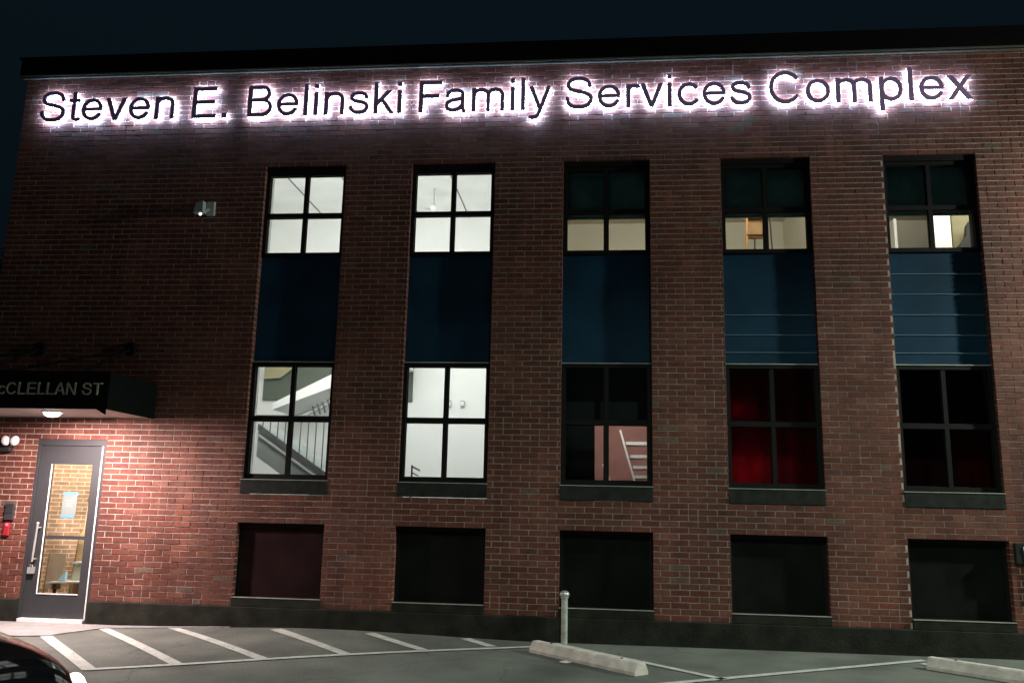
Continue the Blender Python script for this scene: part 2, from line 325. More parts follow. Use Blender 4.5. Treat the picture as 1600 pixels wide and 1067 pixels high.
# the bricks themselves: every brick modelled in ONE wall mesh
BW, BH, J = .2125, .0677, .0105
br = MB()
palette = [(.21, .066, .044), (.225, .070, .046), (.195, .060, .042), (.235, .078, .052), (.18, .060, .045), (.21, .074, .052), (.20, .060, .040), (.245, .092, .064)]
def brick(x0, x1, z0, z1):
    if x1-x0 < .02: return
    c = random.choice(palette); k = random.uniform(.9, 1.1)*.64; c = tuple(v*k for v in c)
    if random.random() < .012: c = (.13, .08, .06)
    y = -.0045-random.uniform(0, .003); ch = .0022; t = random.uniform(-.0012, .0012); t2 = random.uniform(-.0008, .0008)
    jx = random.uniform(-.0012, .0012); z0 += random.uniform(-.0008, .0008); z1 += random.uniform(-.0008, .0008)
    f = [(x0+ch+jx, y-t-t2, z0+ch), (x1-ch+jx, y+t-t2, z0+ch), (x1-ch+jx, y+t+t2, z1-ch), (x0+ch+jx, y-t+t2, z1-ch)]
    o_ = [(x0+jx, y+ch, z0), (x1+jx, y+ch, z0), (x1+jx, y+ch, z1), (x0+jx, y+ch, z1)]
    bk = [(x0+jx, .12, z0), (x1+jx, .12, z0), (x1+jx, .12, z1), (x0+jx, .12, z1)]
    br.quad(*f, c)
    for a in range(4):
        b = (a+1) % 4
        br.quad(o_[a], o_[b], f[b], f[a], c); br.quad(bk[a], bk[b], o_[b], o_[a], c)
row = 0; z = ZP
while z < ZT-.02:
    z1 = min(z+BH-J, ZT-.005); zc = (z+z1)/2
    ivs = [(XL, XR)]
    for a, b, c, d in opens:
        if c < zc < d:
            nv = []
            for p, q in ivs:
                if b <= p or a >= q: nv.append((p, q))
                else:
                    if a > p: nv.append((p, a))
                    if b < q: nv.append((b, q))
            ivs = nv
    x = XL-(row % 2)*BW/2; header = (row % 7 == 5)
    step = BW
    while x < XR:
        a0, a1 = x, x+step-J
        if random.random() < .035 and not header:   # an odd closer brick
            pieces = [(a0, a0+step/2-J), (a0+step/2, a1)]
        else: pieces = [(a0, a1)]
        for (a, b) in pieces:
            for p, q in ivs:
                s0, s1 = max(a, p), min(b, q)
                if s1 > s0:
                    if s0 > p+.0001 and s0-p < .03: s0 = p
                    brick(s0, s1, z, z1)
        x += step
    row += 1; z += BH
tag(br.build('wall', M['brick'], B, normals=False))
# side, rear walls, roof
sw = brick_tex_mat('side_brick', (.20, .062, .044), (.26, .088, .062), (.45, .36, .32), 'yz')
rw = brick_tex_mat('rear_brick', (.20, .062, .044), (.26, .088, .062), (.45, .36, .32), 'xz')
MB().box(XL, XL+.25, .281, DEP, -.1, ZT-.01).build('side_wall', sw, B); MB().box(XR-.25, XR, .281, DEP, -.1, ZT-.01).build('side_wall', sw, B)
q = MB(); q.quad((XL, -.0, -.1), (XL, .281, -.1), (XL, .281, ZT), (XL, 0, ZT)); q.build('wall_return', sw, B)
q = MB(); q.quad((XR, .281, -.1), (XR, 0, -.1), (XR, 0, ZT), (XR, .281, ZT)); q.build('wall_return', sw, B)
MB().box(XL+.25, XR-.25, DEP-.25, DEP, -.1, ZT-.01).build('rear_wall', rw, B)
MB().box(XL+.25, XR-.25, .29, DEP-.25, 6.5, 6.7).build('roof', M['dark'], B)
c = MB(); c.box(XL-.07, XR+.07, -.075, .33, 7.01, 7.245); c.box(XL-.09, XR+.09, -.095, .35, 7.245, 7.275)
c.box(XL-.07, XL+.33, .33, DEP, 7.01, 7.245); c.box(XR-.33, XR+.07, .33, DEP, 7.01, 7.245)
cp = c.build('parapet_coping', M['coping'], B)
d = MB().box(XL-.05, XR+.05, -.084, -.075, 6.998, 7.02).box(XL-.05, XR+.05, -.035, -.004, 6.995, 7.008); d.build('drip_edge', M['drip'], cp)
# plinth (interrupted at the door)
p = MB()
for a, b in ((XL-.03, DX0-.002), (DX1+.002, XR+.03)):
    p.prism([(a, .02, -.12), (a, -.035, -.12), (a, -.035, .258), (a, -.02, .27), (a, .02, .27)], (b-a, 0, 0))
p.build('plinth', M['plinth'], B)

# interior shells
def shell(name, m, boxes, parent=B):
    b = MB()
    for q in boxes: b.box(*q)
    return b.build(name, m, parent)
# stair hall behind bays one and two, both floors
SX0, SX1 = -5.6, -.75
shell('interior_wall', M['white'], [(SX0-.1, SX0, .285, 3.3, .9, 6.2), (SX1, SX1+.1, .285, 3.3, .9, 6.2), (SX0, SX1, 3.2, 3.3, .9, 6.2)])
shell('interior_ceiling', M['ceil'], [(SX0, SX1, .285, 3.2, 6.1, 6.2)])
g_ = MB()
for k in range(6): g_.box(SX0+.3+.8*k, SX0+.315+.8*k, .3, 3.2, 6.092, 6.1)
g_.build('ceiling_grid', M['steel'], B)
shell('interior_floor', M['grey'], [(SX0, SX1, .285, 3.2, .9, 1.0)])
# offices behind bays three to five, upper
OX0, OX1 = -.65, 6.7
shell('interior_wall', M['beige'], [(OX0, OX0+.08, .285, 4.0, 3.5, 6.2), (OX1-.08, OX1, .285, 4.0, 3.5, 6.2), (OX0+.08, OX1-.08, 3.9, 4.0, 3.5, 6.2), (3.05, 3.13, .6, 3.9, 3.6, 6.2)])
shell('interior_ceiling', M['beige'], [(OX0+.08, OX1-.08, .285, 3.9, 6.2, 6.3)])
shell('interior_floor', M['carton'], [(OX0+.0, OX1, .285, 4.0, 3.4, 3.5)])
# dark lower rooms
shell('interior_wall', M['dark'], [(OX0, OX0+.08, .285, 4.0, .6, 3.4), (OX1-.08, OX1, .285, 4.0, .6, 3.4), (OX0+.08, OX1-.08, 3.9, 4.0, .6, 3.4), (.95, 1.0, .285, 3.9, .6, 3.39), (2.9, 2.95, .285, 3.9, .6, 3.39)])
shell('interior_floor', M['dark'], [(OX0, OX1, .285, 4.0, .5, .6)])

# windows, spandrels, sills, basement boards
FY0, FY1 = .055, .115
def window(i, x0, z0, z1, zm):
    f = MB(); x1 = x0+CW; xm = (x0+x1)/2; o = .048; h = .024
    f.box(x0, x0+o, FY0, FY1, z0, z1); f.box(x1-o, x1, FY0, FY1, z0, z1)
    f.box(x0+o, x1-o, FY0, FY1, z1-.045, z1); f.box(x0+o, x1-o, FY0, FY1, z0, z0+.05)
    f.box(xm-h, xm+h, FY0+.006, FY1, z0+.05, z1-.045)
    for a, b in ((x0+o, xm-h), (xm+h, x1-o)): f.box(a, b, FY0+.006, FY1, zm-.028, zm+.028)
    # inner glazing beads
    for a, b in ((x0+o, xm-h), (xm+h, x1-o)):
        for c_, d_ in ((z0+.05, zm-.028), (zm+.028, z1-.045)):
            f.box(a, a+.008, FY0+.03, FY1-.003, c_, d_); f.box(b-.008, b, FY0+.03, FY1-.003, c_, d_)
            f.box(a+.008, b-.008, FY0+.03, FY1-.003, c_, c_+.008); f.box(a+.008, b-.008, FY0+.03, FY1-.003, d_-.008, d_)
    wn = f.build('window', M['frame'], B)
    gl = MB()
    for a, b in ((x0+o, xm-h), (xm+h, x1-o)):
        for c_, d_ in ((z0+.05, zm-.028), (zm+.028, z1-.045)):
            gl.quad((a, .09, c_), (b, .09, c_), (b, .09, d_), (a, .09, d_))
    gl.build('pane', M['glass'], wn, normals=False)
    # white inner jamb lining
    j = MB(); j.box(x0-.003, x0+.012, FY1+.002, .28, z0, z1); j.box(x1-.012, x1+.003, FY1+.002, .28, z0, z1); j.box(x0+.012, x1-.012, FY1+.002, .28, z0, z0+.012)
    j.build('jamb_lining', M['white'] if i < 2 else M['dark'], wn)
    return wn
for i, x in enumerate(CX):
    window(i, x, 4.50, 5.62, 5.045); window(i, x, 1.735, 3.15, 2.458)
    h = MB().box(x, x+CW, .03, .13, 5.622, 5.69); h.build('window_head', M['frame'], B)
    # lap boards in navy
    s = MB(); z = 4.50; k = 0
    MB_l = []
    s.box(x, x+CW, .085, .13, 3.152, 4.498)
    sp_ = s.build('spandrel_panel', M['navy'], B)
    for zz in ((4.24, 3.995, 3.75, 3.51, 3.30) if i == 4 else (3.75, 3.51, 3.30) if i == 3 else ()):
        MB().prism([(x+.001, .0845, zz-.006), (x+.001, .0845, zz+.004), (x+.001, .074, zz+.002), (x+.001, .074, zz-.004)], (CW-.002, 0, 0)).build('panel_lit_bead', M['lit_bead'], sp_)  # pale strips paint the light caught along the panel lines
    MB().box(x, x+CW, .045, .09, 3.152, 3.162).build('drip_cap', M['drip2'], sp_)
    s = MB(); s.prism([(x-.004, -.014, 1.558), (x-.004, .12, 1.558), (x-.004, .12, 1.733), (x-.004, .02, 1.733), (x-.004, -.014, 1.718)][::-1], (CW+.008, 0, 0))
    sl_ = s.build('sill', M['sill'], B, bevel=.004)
    MB().box(x-.006, x+CW+.006, -.020, -.002, 1.720, 1.727).build('sill_lit_edge', M['drip2'], sl_)  # pale strip paints the light caught by the sill nose
    MB().box(x+.0005, x+CW-.0005, .09, .14, .35, 1.217).build('basement_board', M['boards_lamplit'] if i == 0 else M['boards'], B)  # first bay's board has the canopy lamp's pink light in its colour
    bt = MB(); bt.box(x+.001, x+.04, .078, .0895, .376, 1.216); bt.box(x+CW-.04, x+CW-.001, .078, .0895, .376, 1.216); bt.box(x+.04, x+CW-.04, .078, .0895, 1.18, 1.216)
    bt.build('board_trim', M['frame'], B)
    s = MB(); s.prism([(x, -.028, .272), (x, .12, .272), (x, .12, .375), (x, .0, .366), (x, -.028, .36)][::-1], (CW, 0, 0)); s.build('ledge', M['plinth'], B)
    MB().box(x, x+CW, -.032, -.0, .3665, .372).build('ledge_lit_edge', M['drip2'], B)  # highlight on the ledge top, painted as a pale strip
    if i >= 2:
        MB().box(x-.05, x+CW+.05, .29, .32, 5.03, 5.75).build('bulkhead', M['slate'], B)
# light fittings of the rooms (hidden behind the spandrels)
area('stair_hall_light', (-2.95, .42, 3.85), (-2.95, 3.2, 3.9), 3.6, 88, (1.0, 1.0, .97), .5)
area('stair_hall_light', (-2.95, .75, 5.95), (-2.8, 3.0, 4.6), 3.6, 20, (1.0, 1.0, .97), .3)
area('office_light', (1.3, .5, 5.98), (1.3, 3.6, 5.0), 3.0, 46, (1.0, .94, .82), .3)
area('office_light', (4.6, .5, 5.98), (4.6, 3.6, 5.0), 2.4, 52, (1.0, .93, .82), .3)

# -------- lower bay three: opening into a lit pinkish stair behind a dark partition
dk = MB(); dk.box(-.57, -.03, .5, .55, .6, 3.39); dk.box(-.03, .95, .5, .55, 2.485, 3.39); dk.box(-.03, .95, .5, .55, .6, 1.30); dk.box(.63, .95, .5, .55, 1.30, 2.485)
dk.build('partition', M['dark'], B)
shell('interior_wall', M['pink'], [(-.5, .94, 2.3, 2.35, .61, 3.38)])
area('back_stair_light', (.3, .62, 3.1), (.3, 2.3, 1.6), .5, 16, (1, .88, .80), .3)
st = empty('shelf_rack', (.45, 1.3, .61), label='white rack with slanted side rail behind the lower middle window', cat='rack')
def rel(o, v): return (v[0]-o[0], v[1]-o[1], v[2]-o[2])
R0 = (.45, 1.3, .61)
MB().prism([rel(R0, v) for v in ((.285, 1.28, 2.484), (.31, 1.28, 2.484), (.505, 1.28, 1.80), (.475, 1.28, 1.80))], (0, .03, 0)).build('side_rail', M['white'], st)
MB().prism([rel(R0, v) for v in ((.06, 1.6, 2.06), (.09, 1.6, 2.06), (.28, 1.6, 1.6), (.25, 1.6, 1.6))], (0, .03, 0)).build('side_rail', M['white'], st)
for xa, zz in ((.375, 2.295), (.43, 2.125), (.46, 1.985), (.485, 1.865)):
    MB().box(xa-R0[0], .95-R0[0], -.02, .35, zz-R0[2], zz+.04-R0[2]).build('shelf', M['white'], st)
# added backdrops and red lamps make the red glow behind bays four and five
def glow_backdrop(x0, x1, y, label, m=M['magenta']):
    o = empty('glow_backdrop', ((x0+x1)/2, y, .62), label=label, cat='glow_backdrop', group='added red backdrops behind the lower windows')
    b = MB(); n = 60; w_ = x1-x0
    for k in range(n):
        u0, u1 = k/n, (k+1)/n; f_ = lambda u: .012*math.sin(u*w_*26)+.01*math.sin(u*w_*11)
        for z0, z1 in ((0, 1.35), (1.35, 2.7)):
            b.quad(((u0-.5)*w_, f_(u0), z0), ((u1-.5)*w_, f_(u1), z0), ((u1-.5)*w_, f_(u1), z1), ((u0-.5)*w_, f_(u0), z1))
    b.build('backdrop_cloth', m, o, smooth=True, normals=False)
    MB().tube([(-w_/2, .0, 2.72), (w_/2, .0, 2.72)], .015).build('backdrop_rod', M['alu'], o)
glow_backdrop(1.15, 2.85, 1.25, 'added red backdrop for the glow behind the fourth lower window')
glow_backdrop(3.05, 5.4, 1.25, 'added dark red backdrop for the faint glow behind the fifth lower window', M['darkred'])
area('red_glow_light', (1.88, .96, 1.96), (1.9, 1.25, 1.96), .2, .40, (1, .10, .16))  # added red lamps without fittings, for the glow alone
area('red_glow_light', (1.80, 1.12, 2.76), (1.80, 1.3, 2.76), .26, .045, (1, .10, .16), .05)
area('red_glow_light', (2.5, .9, 1.98), (2.5, 1.3, 1.98), .14, .05, (1, .12, .16))
area('red_glow_light', (4.78, .9, 2.0), (4.78, 1.3, 2.0), .15, .14, (1, .10, .12))

# -------- stairs in the hall, bay one lower
def plate(name, pts, y, th, m, parent, org):
    return MB().prism([rel(org, (a, y, b)) for a, b in pts], (0, th, 0)).build(name, m, parent)
O1 = (-4.0, 1.2, 1.0)
stc = empty('staircase', O1, label='grey steel staircase with railing seen through the lower left window', cat='staircase')
sl = -.65; X0s, X1s = -4.57, -2.9
zt = lambda x: 2.50+sl*(x+4.57)
plate('stringer', [(X0s, zt(X0s)), (X1s, zt(X1s)), (X1s, zt(X1s)-.44), (X0s, zt(X0s)-.44)], 1.22, .9, M['grey'], stc, O1)
plate('stringer_trim', [(X0s, zt(X0s)), (X1s, zt(X1s)), (X1s, zt(X1s)-.085), (X0s, zt(X0s)-.085)], 1.195, .024, M['mid'], stc, O1)
plate('stringer_trim', [(X0s, zt(X0s)-.12), (X1s, zt(X1s)-.12), (X1s, zt(X1s)-.155), (X0s, zt(X0s)-.155)], 1.195, .024, M['white'], stc, O1)
x = -4.50
while x < -3.0:
    MB().box(x-O1[0], x+.013-O1[0], -.03, -.017, zt(x)-.05-O1[2], 2.60-O1[2]).build('baluster', M['mid'], stc); x += .106
MB().box(-4.62-O1[0], -3.0-O1[0], -.045, -.005, 2.58-1, 2.615-1).build('handrail', M['mid'], stc)
# landing and upper flight behind
O2 = (-4.0, 2.3, 2.0)
up = empty('upper_stair_flight', O2, label='white sloping stair flight and landing above the grey staircase, lower left window', cat='staircase')
s2 = .50; zu = lambda x: 3.10+s2*(x+4.42)
plate('stringer', [(-4.80, zu(-4.80)), (-2.9, zu(-2.9)), (-2.9, zu(-2.9)-.32), (-4.80, zu(-4.80)-.10)], 2.25, .9, M['white'], up, O2)
plate('soffit_rail', [(-4.36, 2.72), (-2.9, 3.44), (-2.9, 3.405), (-4.36, 2.685)], 2.22, .03, M['grey'], up, O2)
plate('landing_fascia', [(-5.33, 3.06), (-2.9, 3.06), (-2.9, 4.1), (-5.33, 4.1)], 3.15, .04, M['olive'], up, O2)
plate('landing_edge', [(-5.27, 3.38), (-5.0, 3.40), (-4.85, 3.52), (-4.72, 3.70), (-5.27, 3.70)], 3.0, .03, M['tan'], up, O2)
for k in range(4):
    a = -4.12+.075*k; plate('baluster', [(a, 2.72+.02*k), (a+.018, 2.72+.02*k), (a-.03, 2.86+.03*k), (a-.055, 2.86+.03*k)], 2.15, .02, M['steel'], up, O2)
# bay two details
for (x, z) in ((-2.31, 3.03), (-2.10, 3.03)):
    o = empty('wall_sconce', (x, 3.19, z), label='%s small white bracket on the wall inside the second lower window' % ('left' if x < -2.2 else 'right'), cat='bracket', group='brackets in the stair hall')
    MB().box(-.03, .03, -.02, 0, -.06, .06).build('back_plate', M['grey'], o); MB().box(-.015, .03, -.07, -.02, -.03, .03).build('bracket_arm', M['white'], o)
o = empty('ceiling_lamp', (-2.42, 1.9, 5.87), label='small white ceiling fitting inside the second upper window', cat='lamp')
MB().tube([(0, 0, -.05), (0, 0, .22)], .012).build('stem', M['grey'], o); MB().ball((0, 0, -.08), .055, .055, .045).build('lamp_shade', M['wht'], o, smooth=True); MB().box(-.14, -.02, -.02, .02, -.095, -.07).build('arm', M['grey'], o)
o = empty('handrail_post', (-2.42, 1.2, 1.0), label='short dark handrail end at the lower left corner of the second lower window', cat='handrail')
MB().box(-.02, 0, 0, .02, 0, .98).build('post', M['steel'], o); MB().prism([(-.02, 0, .98), (.10, 0, .92), (.10, 0, .90), (-.02, 0, .955)], (0, .02, 0)).build('rail', M['steel'], o); MB().prism([(-.02, 0, .90), (.08, 0, .85), (.08, 0, .835), (-.02, 0, .88)], (0, .02, 0)).build('rail', M['steel'], o)
o = MB().box(-1.50, -1.44, 2.6, 2.7, 3.3, 5.35); o.box(-1.40, -1.37, 2.6, 2.7, 3.3, 5.35); o.box(-1.52, -1.30, 2.58, 2.6, 5.35, 5.38)
o.build('door_casing', M['grey'], B)

# -------- step ladder, bay four upper
L0 = (2.15, 1.5, 3.5)
ld = empty('step_ladder', L0, label='orange fibreglass step ladder behind the fourth upper window', cat='ladder')
for sx in (-1, 1):
    MB().prism([(sx*.10-.012, .0, 2.15), (sx*.10+.012, .0, 2.15), (sx*.20+.012, -.25, 0), (sx*.20-.012, -.25, 0)], (0, .05, 0)).build('front_rail', M['orange'], ld)
    MB().prism([(sx*.10+.11, .1, 2.12), (sx*.10+.125, .1, 2.12), (sx*.17+.275, .7, 0), (sx*.17+.26, .7, 0)], (0, .03, 0)).build('rear_leg', M['steel'], ld)
for k in range(7):
    z = .28*(k+1); t = z/2.15; MB().box(-.2+.1*t, .2-.1*t, -.27+.25*t, -.17+.25*t, z, z+.025).build('step', M['brownw'], ld)
MB().box(-.13, .13, -.06, .16, 2.15, 2.19).build('top_cap', M['orange'], ld)
MB().box(-.105, .105, .055, .07, 1.66, 2.12).build('tool_shelf', M['brownw'], ld)
# -------- bay five upper: door casing, white door, dark jacket
MB().box(4.33, 4.37, 2.5, 3.88, 3.5, 5.75).build('partition_edge', M['white'], B)
o = empty('interior_door', (4.68, 1.7, 3.5), label='open white door leaf behind the right pane of the fifth upper window', cat='door')
MB().box(-.16, .12, 0, .04, 0, 2.4).build('door_leaf', M['white'], o); MB().ball((.09, -.03, 1.0), .025).build('door_knob', M['alu'], o)
o = empty('hanging_jacket', (5.08, 1.6, 5.4), label='dark jacket hanging at the right edge of the fifth upper window', cat='jacket')
jb = MB(); jb.prism([(-.05, 0, .02), (.12, 0, .02), (.2, 0, -.10), (.2, 0, -.9), (-.26, 0, -.9), (-.22, 0, -.35), (-.13, 0, -.22), (-.10, 0, -.05)], (0, .12, 0)); jb.build('jacket_body', M['dark'], o, bevel=.02)
MB().tube([(0.03, .06, .02), (.03, .06, .1), (.06, .06, .12)], .006).build('hook', M['alu'], o)
MB().box(4.9, 6.6, 1.9, 1.95, 3.5, 6.2).build('interior_wall', M['tan'], B)

# ------------------------------------------------------------------ entrance door
dr = MB(); dz = .02
dr.box(DX0, DX0+.035, .0, .1, 0, DZ); dr.box(DX1-.035, DX1, .0, .1, 0, DZ); dr.box(DX0+.035, DX1-.035, .0, .1, 2.09, DZ)
door = dr.build('entrance_door', M['door'], B, bevel=.002)
leaf = MB(); a, b = DX0+.038, DX1-.05; gx0, gx1, gz0, gz1 = -6.672, -6.145, .325, 1.862
leaf.box(a, gx0, .02, .065, .055, 2.086); leaf.box(gx1, b, .02, .065, .055, 2.086); leaf.box(gx0, gx1, .02, .065, .055, gz0); leaf.box(gx0, gx1, .02, .065, gz1, 2.086)
leaf.box(gx0, gx1, .026, .06, .968, 1.008)
leaf.build('door_leaf', M['door'], door)
tr = MB(); tr.box(gx0, gx0+.012, .012, .02, gz0, gz1); tr.box(gx0+.012, gx1, .012, .02, gz0, gz0+.012); tr.build('glazing_bead', M['alulight'], door)
gq = MB(); gq.quad((gx0, .042, gz0), (gx1, .042, gz0), (gx1, .042, gz1), (gx0, .042, gz1)); gq.build('door_glass', M['glass'], door, normals=False)
MB().box(b+.002, b+.016, -.004, .06, .05, 2.086).build('weatherstrip', M['alulight'], door)
MB().box(DX0+.036, DX1-.036, -.05, .1, .0, .05).build('threshold', M['alulight'], door)
hd = MB(); hd.tube([(-6.718, -.045, 1.145), (-6.735, -.045, .70)], .012); hd.tube([(-6.72, .02, 1.10), (-6.72, -.045, 1.10)], .01); hd.tube([(-6.733, .02, .73), (-6.733, -.045, .73)], .01)
hd.ball((-6.718, -.045, 1.15), .018); hd.build('door_handle', M['alu'], door, smooth=True)
lk = MB().box(-6.80, -6.725, -.02, .02, .56, .635); lk.tube([(-6.78, -.005, .63), (-6.775, -.005, .66), (-6.75, -.005, .66), (-6.745, -.005, .63)], .008); lk.build('door_lock', M['alu'], door, bevel=.006)
# vestibule behind the door
vb = brick_tex_mat('vestibule_brick', (.36, .22, .13), (.46, .29, .18), (.70, .60, .46), 'xz', .175, .056)
v = MB(); v.prism([(-7.62, 1.0, 0), (-5.8, 1.84, 0), (-5.8, 1.89, 0), (-7.62, 1.05, 0)], (0, 0, 2.9)); v.build('vestibule_wall', vb, B)
MB().box(-7.43, -5.72, .285, 1.9, -.02, .05).build('vestibule_floor', M['carton'], B)
MB().box(-7.43, -5.72, .285, 1.9, 2.9, 2.95).build('vestibule_ceiling', M['white'], B)
MB().box(-5.79, -5.75, .285, 1.9, .051, 2.899).build('vestibule_wall', M['white'], B)
area('vestibule_light', (-6.4, .45, 2.7), (-6.9, 1.2, 1.0), .6, 60, (1.0, .92, .82), .2)
def vp(X, Z, y, d=13): k = (10+y)/d; return X*k, 1.45+(Z-1.45)*k
nt_ = empty('notice_paper', (-6.395, .034, 1.22), label='pale paper notice held with blue tape on the door glass', cat='notice')
MB().box(-.093, .093, 0, .003, .03, .285).build('sheet', M['paper'], nt_)
MB().box(-.10, .10, -.002, .0, .275, .31).build('tape_strip', M['blue'], nt_); MB().box(-.095, .075, -.002, .0, .0, .032).build('tape_strip', M['blue'], nt_)
tl = MB()
for k in range(3): tl.box(-.045, .045-.01*k, -.001, .0, .20-.03*k, .206-.03*k)
tl.build('text_line', M['grey'], nt_)
def thing_at(name, X, Z, y, d=13, **k):
    x, z = vp(X, Z, y, d); return empty(name, (x, y, .05), **k), x, z
# broom
o, x, z = thing_at('broom', -8.05, 1.45, .85, label='wooden broom leaning on the brick behind the door glass', cat='broom')
MB().tube([(.05, -.1, .03), (0, .12, z-.08)], .011).build('handle', M['plank'], o); MB().ball((0, .12, z-.06), .024, .02, .034).build('grip_knob', M['brownw'], o, smooth=True)
# plank
o, x, z = thing_at('pine_plank', -8.02, .86, .8, label='pale pine plank standing upright in the lower door glass', cat='plank')
MB().prism([(-.085, 0, 0), (.16, 0, 0), (.10, .06, z), (-.06, .06, z)], (0, .02, 0)).build('plank_face', M['plank'], o)
MB().prism([(-.12, .01, 0), (-.085, .01, 0), (-.06, .07, z+.05), (-.075, .07, z+.05)], (0, .02, 0)).build('plank_edge', M['brownw'], o)
# grey cardboard panel
o, x, z = thing_at('cardboard_sheet', -7.92, .64, .55, 12.2, label='greyish cardboard sheet leaning inside the lower door glass', cat='cardboard')
MB().prism([(-.08, 0, .28), (.13, 0, .28), (.10, .10, z-.04), (-.12, .10, z-.04)], (0, .012, 0)).build('sheet_face', M['carton'], o)
MB().prism([(-.095, -.004, .22), (-.08, -.004, .22), (-.12, .096, z-.04), (-.132, .096, z-.04)], (0, .015, 0)).build('sheet_edge', M['brownw'], o)
# cream bin with lid, white paper and blue cloth on a low table
xb_, zb_ = vp(-7.62, .28, .5, 12.2)
o = empty('low_table', (xb_, .55, .05), label='low table covered in white paper inside the door', cat='table')
MB().prism([(-.28, -.12, zb_-.09), (.30, -.12, zb_-.07), (.30, .2, zb_-.07), (-.28, .2, zb_-.09)], (0, 0, .02)).build('table_top', M['wht'], o)
for sx in (-.24, .26): MB().box(sx-.015, sx+.015, 0, .03, 0, zb_-.08).build('leg', M['steel'], o)
o = empty('blue_cloth', (xb_-.11, .5, .05+zb_-.055), label='crumpled light blue cloth on the low table inside the door', cat='cloth')
tag(o); cl = MB(); cl.prism([(-.06, 0, 0), (.05, -.02, 0), (.035, 0, .05), (.02, .02, .115), (-.03, .02, .07)], (0, .05, .0)); cl.build('cloth_fold', M['ltblue'], o, bevel=.01)
o = empty('storage_bin', (xb_+.04, .68, .05+zb_-.06), label='cream plastic storage bin on the low table inside the door', cat='bin')
MB().prism([(-.16, 0, .0), (.16, 0, 0), (.17, 0, .2), (-.13, 0, .2)], (0, .2, 0)).build('bin_body', M['cream'], o, bevel=.02); MB().box(-.15, .18, -.01, .21, .2, .225).build('lid', M['wht'], o)

# ------------------------------------------------------------------ canopy
K = empty('entrance_canopy', (-7.5, 0, 2.43), label='dark metal canopy with pale street lettering over the entrance door', cat='canopy')
KX0, KX1, KY, KZ0, KZ1 = -8.2+7.5, -5.40+7.5, -1.05, 0, .42
kx0 = -1.3
MB().box(kx0, KX1, KY, KY+.03, KZ0, KZ1).build('front_fascia', M['canopy'], K)
MB().box(KX1-.03, KX1, KY+.03, -.01, KZ0, KZ1).build('side_fascia', M['canopy'], K); MB().box(kx0, kx0+.03, KY+.03, -.01, KZ0, KZ1).build('side_fascia', M['canopy'], K)
MB().box(kx0+.03, KX1-.03, KY+.03, -.01, .008, .03).build('soffit', M['soffit'], K)
MB().box(kx0+.03, KX1-.03, KY+.03, -.01, .36, .38).build('roof_deck', M['canopy'], K)
MB().prism([(KX1-.20, KY+.031, .03), (KX1-.03, KY+.031, .03), (KX1-.03, KY+.031, -.06)], (0, .01, 0)).build('gusset', M['canopy'], K)
for xr in (-7.01, -5.81):
    x = xr+7.5
    MB().tube([(x, -.012, .86), (x, KY+.06, .40)], .018).build('tie_rod', M['canopy'], K)
    MB().tube([(x, .0, .87), (x, -.035, .87)], [.09, .07], n=20).build('rosette', M['canopy'], K)
# ---- monoline sans glyphs drawn as strokes, contoured from a distance field (cap height = 1)
import numpy as np
SW = .112
def R_(x0, y0, x1, y1): return ('P', [(x0, y0), (x1, y0), (x1, y1), (x0, y1)])
def Q_(*p): return ('P', list(p))
def ell(cx, cy, rx, ry, a0=0, a1=360, n=48):
    return [(cx+rx*math.cos(math.radians(a0+(a1-a0)*k/n)), cy+ry*math.sin(math.radians(a0+(a1-a0)*k/n))) for k in range(n+1)]
def cat(pts, n=8):
    P = [pts[0]]+pts+[pts[-1]]; out = []
    for i in range(1, len(P)-2):
        for k in range(n):
            t = k/n; out.append(tuple(.5*((2*P[i][d])+(-P[i-1][d]+P[i+1][d])*t+(2*P[i-1][d]-5*P[i][d]+4*P[i+1][d]-P[i+2][d])*t*t+(-P[i-1][d]+3*P[i][d]-3*P[i+1][d]+P[i+2][d])*t**3) for d in (0, 1)))
    return out+[pts[-1]]
def arch(x0, x1): return ('S', cat([(x0, .42), (x0+.02, .55), (x0+.09, .635), (x0+.2, .672), ((x0+x1)/2+.06, .668), (x1-.05, .61), (x1, .50), (x1, .40)])+[(x1, 0)])
